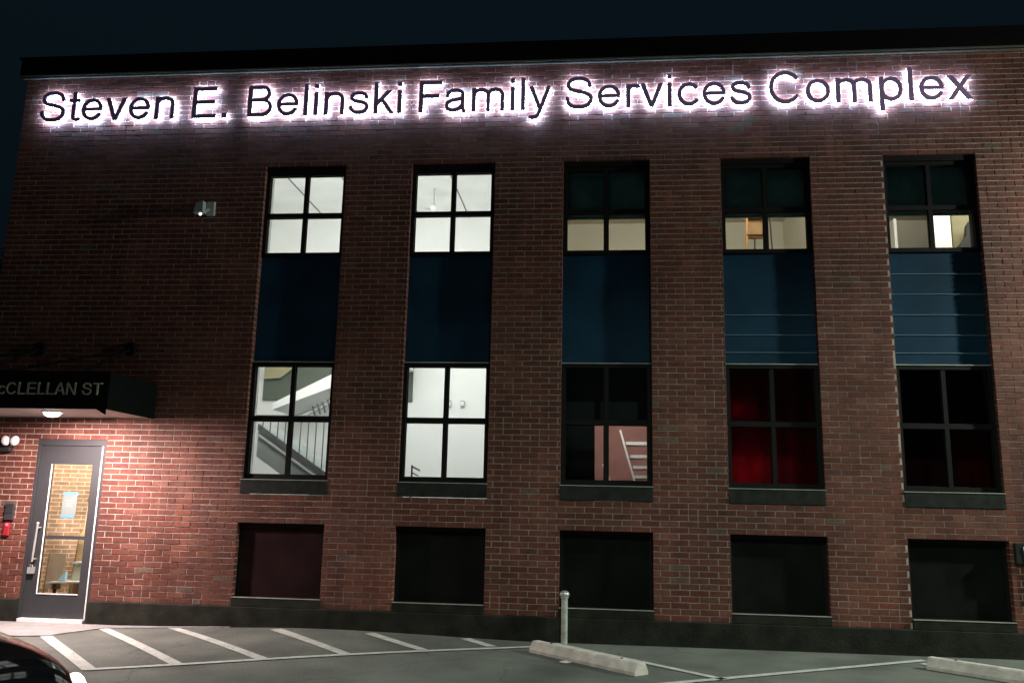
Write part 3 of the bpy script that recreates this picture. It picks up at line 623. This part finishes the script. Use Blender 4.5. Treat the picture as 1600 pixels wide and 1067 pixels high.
GL = {
 'S': (.93, [('S', cat([(.77, .70), (.72, .84), (.60, .92), (.45, .945), (.30, .92), (.18, .84), (.155, .73), (.20, .63), (.33, .565), (.50, .525), (.68, .46), (.785, .37), (.79, .24), (.70, .11), (.56, .06), (.44, .055), (.28, .08), (.17, .17), (.125, .32)]))]),
 's': (.698, [('S', cat([(.57, .52), (.52, .62), (.43, .665), (.34, .675), (.22, .655), (.14, .59), (.14, .50), (.21, .435), (.35, .395), (.49, .355), (.575, .28), (.575, .17), (.49, .08), (.36, .055), (.23, .07), (.15, .13), (.105, .215)]))]),
 't': (.388, [('S', [(.19, .94), (.19, .22)]+cat([(.19, .22), (.20, .11), (.26, .06), (.375, .06)])), R_(.024, .625, .365, .73)]),
 'e': (.777, [('S', ell(.387, .365, .27, .305, 2, 335)), R_(.09, .325, .70, .425)]),
 'v': (.698, [Q_((.015, .73), (.15, .73), (.41, 0), (.285, 0)), Q_((.545, .73), (.68, .73), (.41, 0), (.285, 0))]),
 'n': (.777, [R_(.09, 0, .213, .73), arch(.153, .628)]),
 'E': (.93, [R_(.11, 0, .243, 1), R_(.2, 0, .856, .118), R_(.2, .455, .80, .573), R_(.2, .882, .835, 1)]),
 '.': (.388, [R_(.127, 0, .267, .14)]),
 'B': (.93, [R_(.10, 0, .233, 1), ('S', [(.2, .941), (.5, .941)]+ell(.53, .738, .205, .203, 88, -88, 16)+[(.5, .535), (.2, .535)]), ('S', [(.2, .535), (.5, .535)]+ell(.55, .297, .24, .238, 88, -88, 16)+[(.5, .059), (.2, .059)])]),
 'l': (.31, [R_(.09, 0, .213, 1)]),
 'i': (.31, [R_(.09, 0, .213, .73), R_(.09, .86, .213, 1)]),
 'k': (.698, [R_(.09, 0, .213, 1), Q_((.20, .25), (.63, .73), (.47, .73), (.20, .42)), Q_((.305, .37), (.39, .46), (.70, 0), (.555, 0))]),
 'F': (.853, [R_(.115, 0, .248, 1), R_(.2, .455, .74, .573), R_(.2, .882, .817, 1)]),
 'a': (.777, [('S', cat([(.125, .50), (.16, .60), (.25, .66), (.38, .675), (.50, .655), (.575, .59), (.59, .48), (.59, .2), (.60, .1), (.64, 0)])), ('S', cat([(.59, .425), (.46, .39), (.30, .365), (.17, .31), (.115, .215), (.15, .105), (.26, .055), (.40, .065), (.52, .13), (.58, .24)]))]),
 'm': (1.163, [R_(.09, 0, .213, .73), arch(.153, .585), arch(.575, 1.008)]),
 'y': (.698, [Q_((.015, .73), (.15, .73), (.40, .03), (.30, -.02)), ('S', [(.613, .73), (.355, .02)]+cat([(.355, .02), (.30, -.12), (.25, -.20), (.17, -.235), (.07, -.225)]))]),
 'r': (.465, [R_(.09, 0, .213, .73), ('S', cat([(.153, .38), (.165, .53), (.22, .64), (.32, .672), (.445, .64)]))]),
 'c': (.698, [('S', ell(.385, .365, .27, .308, 38, 325))]),
 'C': (1.008, [('S', ell(.52, .5, .39, .443, 35, 325))]),
 'o': (.777, [('S', ell(.387, .365, .272, .308))]),
 'p': (.777, [R_(.09, -.285, .213, .73), ('S', ell(.405, .365, .252, .308))]),
 'x': (.698, [Q_((.01, 0), (.165, 0), (.68, .73), (.53, .73)), Q_((.02, .73), (.175, .73), (.69, 0), (.535, 0))]),
 'M': (1.163, [R_(.10, 0, .23, 1), R_(.93, 0, 1.06, 1), Q_((.10, 1), (.28, 1), (.64, 0), (.52, 0)), Q_((.88, 1), (1.06, 1), (.64, 0), (.52, 0))]),
 'L': (.777, [R_(.10, 0, .233, 1), R_(.2, 0, .73, .118)]),
 'A': (.93, [Q_((0, 0), (.14, 0), (.53, 1), (.39, 1)), Q_((.92, 0), (.78, 0), (.39, 1), (.53, 1)), R_(.2, .28, .72, .39)]),
 'N': (1.008, [R_(.10, 0, .225, 1), R_(.77, 0, .895, 1), Q_((.10, 1), (.25, 1), (.895, 0), (.745, 0))]),
 'T': (.853, [R_(.36, 0, .493, 1), R_(.03, .882, .82, 1)]),
}
_gc = {}
def glyph_loops(ch):
    if ch in _gc: return _gc[ch]
    adv, prims = GL[ch]; st = .0125; x0, y0 = -.1, -.4
    nx, ny = int((adv+.25)/st), int(1.55/st)
    X, Y = np.meshgrid(x0+st*np.arange(nx)+.0007, y0+st*np.arange(ny)+.0011, indexing='ij')
    D = np.full(X.shape, 9.)
    for kind, p in prims:
        if kind == 'P':
            ar = sum(p[i][0]*p[(i+1) % len(p)][1]-p[(i+1) % len(p)][0]*p[i][1] for i in range(len(p)))
            if ar < 0: p = p[::-1]
            d = np.full(X.shape, -9.)
            for i in range(len(p)):
                a, b = p[i], p[(i+1) % len(p)]; ex, ey = b[0]-a[0], b[1]-a[1]; L = math.hypot(ex, ey)
                d = np.maximum(d, ((X-a[0])*ey-(Y-a[1])*ex)/L)
        else:
            d = np.full(X.shape, 9.); n = len(p)-1
            closed = math.hypot(p[0][0]-p[-1][0], p[0][1]-p[-1][1]) < 1e-4
            for i in range(n):
                a, b = p[i], p[i+1]; ex, ey = b[0]-a[0], b[1]-a[1]; L = math.hypot(ex, ey)
                if L < 1e-6: continue
                t = ((X-a[0])*ex+(Y-a[1])*ey)/L; pr = np.abs(((X-a[0])*ey-(Y-a[1])*ex)/L)
                tc_ = np.clip(t, 0, L); e_ = np.hypot(t-tc_, pr)-SW/2
                if not closed and i == 0: e_ = np.where(t < 0, np.maximum(pr-SW/2, -t), e_)
                if not closed and i == n-1: e_ = np.where(t > L, np.maximum(pr-SW/2, t-L), e_)
                d = np.minimum(d, e_)
        D = np.minimum(D, d)
    # marching squares
    seg = {}
    def pt(i, j, k, l):
        a, b = D[i, j], D[k, l]; t = a/(a-b)
        return (X[i, j]+(X[k, l]-X[i, j])*t, Y[i, j]+(Y[k, l]-Y[i, j])*t)
    I = D < 0; nxt = {}; pos = {}
    for i in range(nx-1):
        for j in range(ny-1):
            c = (I[i, j], I[i+1, j], I[i+1, j+1], I[i, j+1])
            if all(c) or not any(c): continue
            cs = [(i, j), (i+1, j), (i+1, j+1), (i, j+1)]; ent = []; ext = []
            for k in range(4):
                if c[k] != c[(k+1) % 4]:
                    key = tuple(sorted((cs[k], cs[(k+1) % 4])))
                    if key not in pos: pos[key] = pt(*cs[k], *cs[(k+1) % 4])
                    (ext if c[k] else ent).append((k, key))
            if len(ent) == 1: nxt[ent[0][1]] = ext[0][1]
            else:
                for k, key in ent: nxt[key] = [q for q in ext if q[0] == (k+1) % 4][0][1]
    loops = []
    while nxt:
        s_ = next(iter(nxt)); lp = []; k = s_
        while k in nxt: lp.append(pos[k]); k = nxt.pop(k)
        # drop collinear points
        m = len(lp); keep = []
        for q in range(m):
            a, b, c = lp[q-1], lp[q], lp[(q+1) % m]
            if abs((b[0]-a[0])*(c[1]-b[1])-(b[1]-a[1])*(c[0]-b[0])) > 2e-7: keep.append(b)
        if len(keep) > 3: loops.append(keep)
    _gc[ch] = loops; return loops
def glyph_mesh(ch, depth):
    c = bpy.data.curves.new('t', 'CURVE'); c.dimensions = '2D'; c.fill_mode = 'BOTH'; c.extrude = depth
    for lp in glyph_loops(ch):
        s_ = c.splines.new('POLY'); s_.points.add(len(lp)-1); s_.use_cyclic_u = True
        for q, p in zip(s_.points, lp): q.co = (p[0], p[1], 0, 1)
    o = bpy.data.objects.new('t', c); col.objects.link(o); dg = bpy.context.evaluated_depsgraph_get(); dg.update()
    me = bpy.data.meshes.new_from_object(o.evaluated_get(dg)); bpy.data.objects.remove(o); return me
def place_letters(word, x0, x1, z, cap, y, depth, m, parent, org, name='letter', track=0):
    """each character its own mesh: x0..x1 spans the inked word, cap height in metres"""
    pen = 0; items = []
    for ch in word:
        if ch == ' ': pen += .388; continue
        items.append((ch, pen)); pen += GL[ch][0]+track
    xs = lambda ch: [p[0] for lp in glyph_loops(ch) for p in lp]
    lo, hi = items[0][1]+min(xs(items[0][0])), items[-1][1]+max(xs(items[-1][0])); sx = (x1-x0)/(hi-lo); out = []
    for ch, pn in items:
        me = glyph_mesh(ch, .5)
        for v in me.vertices:
            v.co = ((v.co.x+pn-lo)*sx+x0-org[0], y-v.co.z*depth-org[1], v.co.y*cap+z-org[2])
        me.materials.clear(); me.materials.append(m)
        bm = bmesh.new(); bm.from_mesh(me); bmesh.ops.remove_doubles(bm, verts=bm.verts, dist=1e-6); bmesh.ops.recalc_face_normals(bm, faces=bm.faces); bm.to_mesh(me); bm.free()
        o = bpy.data.objects.new(name, me); col.objects.link(o); o.parent = parent; out.append(o)
    return out
KO = (-7.5, 0, 2.43)
place_letters('McCLELLAN ST', -6.86, -5.475, 2.585, .135, KY-.008, .012, M['canlet'], K, KO)
lp = MB(); lp.ball((0, 0, -.01), .10, .07, .045); 
lo = empty('canopy_lamp', (-6.28, -.68, 2.425), label='glowing white lamp under the entrance canopy', cat='lamp')
lp.build('lamp_lens', emis('lamp_glow', (1, .93, .93), 14), lo, smooth=True); MB().tube([(0, 0, .012), (0, 0, -.005)], .115, n=24).build('lamp_base', M['wht'], lo)
area('canopy_lamp_light', (-6.12, -.92, 2.37), (-6.0, -.8, 0), .2, 195, (1.0, .79, .75))

# ------------------------------------------------------------------ wall mounted things
# twin head emergency light
E0 = (-7.16, 0, 2.13)
em = empty('emergency_light', E0, label='twin head white emergency light left above the door', cat='light')
MB().box(-.33, -.02, -.085, -.008, -.13, .03).build('housing', M['blk'], em, bevel=.015)
for dx in (-.055, .065):
    rt = Matrix.Rotation(math.radians(20 if dx > 0 else -15), 3, 'Y')
    h_ = MB().ball((dx, -.13, .0), .052, .045, .062, rot=rt); h_.build('lamp_head', M['wht'], em, smooth=True)
MB().tube([(0, -.008, -.01), (0, -.09, -.01)], .02).build('bracket', M['blk'], em)
# keypad and card reader
kp = empty('keypad', (-7.12, 0, 1.28), label='grey keypad box on the brick left of the door', cat='keypad')
MB().box(-.06, .06, -.035, -.006, -.10, .10).build('keypad_case', M['door'], kp, bevel=.006); MB().box(-.045, .045, -.04, -.035, -.02, .08).build('keypad_face', M['blk'], kp)
cr = empty('card_reader', (-7.13, 0, 1.08), label='dark red card reader with lit red dot below the keypad', cat='card reader')
MB().box(-.04, .04, -.035, -.006, -.09, .07).build('reader_case', M['red'], cr, bevel=.012)
MB().ball((.01, -.036, .045), .02, .012, .016).build('status_lamp', emis('red_led', (1, .12, .22), 3), cr, smooth=True)
# security fixture
sf = empty('security_floodlight', (-4.99, 0, 5.10), label='small white wall floodlight left of the first upper window', cat='floodlight')
MB().box(.02, .13, -.05, -.006, -.08, .11).build('back_box', M['grey'], sf, bevel=.012)
MB().prism([(-.10, -.10, .08), (.01, -.12, .10), (.03, -.14, -.07), (-.12, -.12, -.07)], (0, .09, 0)).build('flood_head', M['grey'], sf, bevel=.012)
MB().ball((-.0, -.15, -.095), .016).build('led', emis('white_led', (1, 1, 1), 6), sf, smooth=True)
MB().tube([(.06, -.05, .0), (.0, -.09, -.05), (0, -.14, -.09)], .018).build('swivel', M['grey'], sf)
# standpipe
pp = empty('standpipe', (-.357, -.10, 0), label='short pale metal vent pipe with round cap against the third bay', cat='pipe')
MB().tube([(0, 0, -.02), (0, 0, .50)], .036, n=20).build('pipe', M['galv'], pp, smooth=True)
hcap = MB().tube([(0, 0, .485), (0, 0, .515)], .046, n=20); hcap.ball((0, 0, .525), .056, .056, .042); hcap.build('cap', M['alu'], pp, smooth=True)
MB().tube([(0, 0, .15), (0, .075, .15)], .014).build('wall_clamp', M['galv'], pp)
# utility bracket at right edge
ub = empty('utility_box', (4.58, 0, 1.08), label='small weathered metal utility box right of the last basement board', cat='utility box')
MB().box(-.10, .10, -.05, -.006, -.10, .12).build('box_case', M['sill'], ub, bevel=.008); MB().prism([(-.02, -.06, .08), (.08, -.06, .12), (.12, -.06, -.02), (.0, -.06, -.08)], (0, .01, 0)).build('cover_plate', M['wht'], ub)
MB().tube([(.05, -.03, -.10), (.05, -.03, -.45)], .012).build('conduit', M['galv'], ub)

# ------------------------------------------------------------------ wheel stops
def stop(loc, ang, label):
    o = empty('wheel_stop', (loc[0], loc[1], 0), ang, label=label, cat='wheel stop', group='concrete wheel stops in the parking lot')
    L = 1.50; hw, ht, h = .085, .05, .115
    b = MB(); prof = [(-hw, .004), (-hw, .035), (-ht, h-.012), (-ht+.012, h), (ht-.012, h), (ht, h-.012), (hw, .035), (hw, .004)]
    n = 14
    for k in range(n):
        x0, x1 = L*k/n, L*(k+1)/n
        for j in range(len(prof)-1):
            a, c = prof[j], prof[j+1]; b.quad((x0, a[0], a[1]), (x0, c[0], c[1]), (x1, c[0], c[1]), (x1, a[0], a[1]))
    for xx in (0, L): 
        i = len(b.v); b.v += [(xx, q[0], q[1]) for q in prof]; b.f.append(tuple(i+k for k in range(len(prof)))); b.c.append(None)
    me = b.build('stop_body', M['stop'], o, bevel=.006)
    for xx in (.25, L-.25): MB().tube([(xx, 0, h-.01), (xx, 0, h+.006)], .014).build('anchor_pin', M['steel'], o)
    return o
stop((-.63, -.72), math.radians(-46.5), 'whole pale concrete wheel stop lying near the middle of the lot')
stop((3.25, -.82), math.radians(-46.5), 'concrete wheel stop cut off by the right edge of the photo')
stone = MB().ball((-.30, -1.32, .01), .06, .035, .015); tag(stone.build('loose_stone', M['stop'], smooth=True), 'flat pale stone chip beside the middle wheel stop', 'stone')

# ------------------------------------------------------------------ backlit sign
S = empty('backlit_sign', (-1.5, 0, 6.34), label='long row of dark letters with white halo light under the roof edge', cat='sign')
SO = (-1.5, 0, 6.34)
glow = emis('halo_led', (.42, .65, 1.0), 115)
YL = -.070
words = [('Steven', -7.385, -5.52), ('E.', -5.275, -4.80), ('Belinski', -4.525, -2.49), ('Family', -2.268, -.59), ('Services', -.405, 1.868), ('Complex', 2.078, 4.450)]
for wd, a, b in words:
    ls = place_letters(wd, a, b, 6.345, .430, YL, .028, M['letterface'], S, SO)
    gs = place_letters(wd, a, b, 6.345, .430, YL+.0165, .001, glow, S, SO, name='halo_light')
    for l1, g1 in zip(ls, gs):
        # keep only the glowing face that looks at the wall
        bm = bmesh.new(); bm.from_mesh(g1.data); bm.normal_update()
        ymax = max(v.co.y for v in bm.verts)
        bmesh.ops.delete(bm, geom=[f for f in bm.faces if not all(abs(v.co.y-ymax) < 1e-5 for v in f.verts)], context='FACES')
        for f in bm.faces:
            if f.normal.y < 0: f.normal_flip()
        bm.to_mesh(g1.data); bm.free(); g1.parent = l1

# ------------------------------------------------------------------ black car
def car():
    o = empty('parked_car', (-4.12, -7.26, 0), math.radians(0), label='glossy black car whose hood corner shows at the bottom left', cat='car')
    # stations along x (nose at +2.2): x, z of centre line, half width, z of shoulder, lower z
    st_ = [(-2.15, .62, .62, .58, .38), (-2.10, .86, .80, .76, .25), (-1.7, .98, .87, .86, .2), (-.9, .97, .90, .87, .18), (0, .95, .90, .86, .18),
           (.75, .93, .90, .85, .18), (1.25, .90, .89, .82, .18), (1.65, .85, .86, .76, .18), (1.95, .79, .80, .69, .2), (2.10, .72, .70, .62, .24), (2.18, .58, .58, .50, .32)]
    b = MB(); rings = []
    for x, zc, hw, zs, zl in st_:
        pr = []
        for s_ in (1,):
            half = [(hw*.86, zl), (hw*.98, zl+.12), (hw, (zl+zs)/2), (hw*.985, zs-.06), (hw*.93, zs+.02), (hw*.72, zc-.03), (hw*.4, zc-.006), (0, zc)]
        ring = half+[(-y, z) for y, z in reversed(half[:-1])]
        i = len(b.v); b.v += [(x, y, z) for y, z in ring]; rings.append((i, len(ring)))
    for k in range(len(rings)-1):
        i0, n = rings[k]; i1, _ = rings[k+1]
        for j in range(n-1): b.f.append((i0+j, i1+j, i1+j+1, i0+j+1)); b.c.append(None)
        b.f.append((i0+n-1, i1+n-1, i1, i0)); b.c.append(None)
    for i, n in (rings[0], rings[-1]): b.f.append(tuple(i+j for j in range(n))); b.c.append(None)
    body = b.build('body', M['skincar'], o, smooth=True); body.data.set_sharp_from_angle(angle=math.radians(80))
    sm = body.modifiers.new('sub', 'SUBSURF'); sm.levels = 2; sm.render_levels = 2
    cb = MB(); lo_ = [(-1.75, .95), (.95, .92)]; 
    cabin = [(-1.80, .93, .78), (-1.15, 1.36, .60), (-.2, 1.44, .62), (.35, 1.38, .60), (1.05, .92, .78)]
    for k in range(4):
        (xa, za, wa), (xb2, zb2, wb2) = cabin[k], cabin[k+1]
        cb.quad((xa, -wa, za), (xb2, -wb2, zb2), (xb2, wb2, zb2), (xa, wa, za))
    for s_ in (-1, 1):
        i = len(cb.v); cb.v += [(x, s_*w_, z) for x, z, w_ in cabin]; cb.f.append(tuple(range(i, i+5))); cb.c.append(None)
    gm = mat('tinted_glass', (.01, .012, .014), .05, 0, var=.1, coat=1); cb.build('cabin_glass', gm, o, normals=True)
    MB().prism([(-1.12, -.6, 1.372), (-.2, -.62, 1.452), (.33, -.6, 1.392), (.33, .6, 1.392), (-.2, .62, 1.452), (-1.12, .6, 1.372)], (0, 0, .012)).build('roof', M['skincar'], o)
    for x in (-1.38, 1.36):
        for s_ in (-1, 1):
            w_ = MB().tube([(x, s_*.66, .32), (x, s_*.885, .32)], .32, n=28).build('wheel', M['rubber'], o); MB().tube([(x, s_*.886, .32), (x, s_*.895, .32)], .21, n=20).build('rim', M['alu'], w_)
    for s_ in (-1, 1):
        hl = MB().ball((2.03, s_*.71, .56), .06, .06, .10); hl.build('headlight', emis('headlight_glow', (1, .88, .74), 5), o, smooth=True)
        MB().ball((-2.08, s_*.6, .68), .06, .16, .07).build('tail_light', M['red'], o, smooth=True)
        mm_ = MB().ball((.62, s_*.98, .98), .07, .1, .07); mm_.build('mirror', M['skincar'], o, smooth=True)
    MB().box(2.12, 2.2, -.4, .4, .38, .50).build('grille', M['blk'], o)
    o.scale = (1, 1, 1.16); return o
car()
area('headlamp_beam', (-1.62, -6.6, .62), (3.0, -4.0, .1), .14, 7, (1, .86, .72), spread=120)

# ------------------------------------------------------------------ distant tree left of the building
T = empty('tree', (-16.2, 10.5, 0), label='dark distant tree left of the building', cat='tree')
tr = MB(); tr.tube([(0, 0, -.1), (.1, 0, 2), (.05, .1, 4.2), (.2, 0, 6.5)], [.24, .18, .13, .05])
for k in range(7):
    a = k*2.4; z = 2.6+.5*k; tr.tube([(.1, 0, z), (math.cos(a)*.8, math.sin(a)*.8, z+.7), (math.cos(a)*1.5, math.sin(a)*1.5, z+1.1)], [.07, .05, .02], n=6)
tr.build('trunk', M['bark'], T)
lf = MB(); cl_ = [(random.gauss(0, 1.0), random.gauss(0, 1.0), random.uniform(3.2, 7.6), random.uniform(.5, .95)) for _ in range(26)]
for cx_, cy_, cz_, r_ in cl_:
    for _ in range(150):
        v_ = Vector((random.gauss(0, 1), random.gauss(0, 1), random.gauss(0, 1))).normalized()*r_*random.random()**.4
        p_ = Vector((cx_, cy_, cz_))+v_; a_ = Vector((random.gauss(0, 1), random.gauss(0, 1), random.gauss(0, 1))).normalized()*.07; b_ = a_.orthogonal().normalized()*.05
        lf.quad(tuple(p_-a_), tuple(p_-b_), tuple(p_+a_), tuple(p_+b_))
lf.build('crown', M['leaf'], T, normals=False)
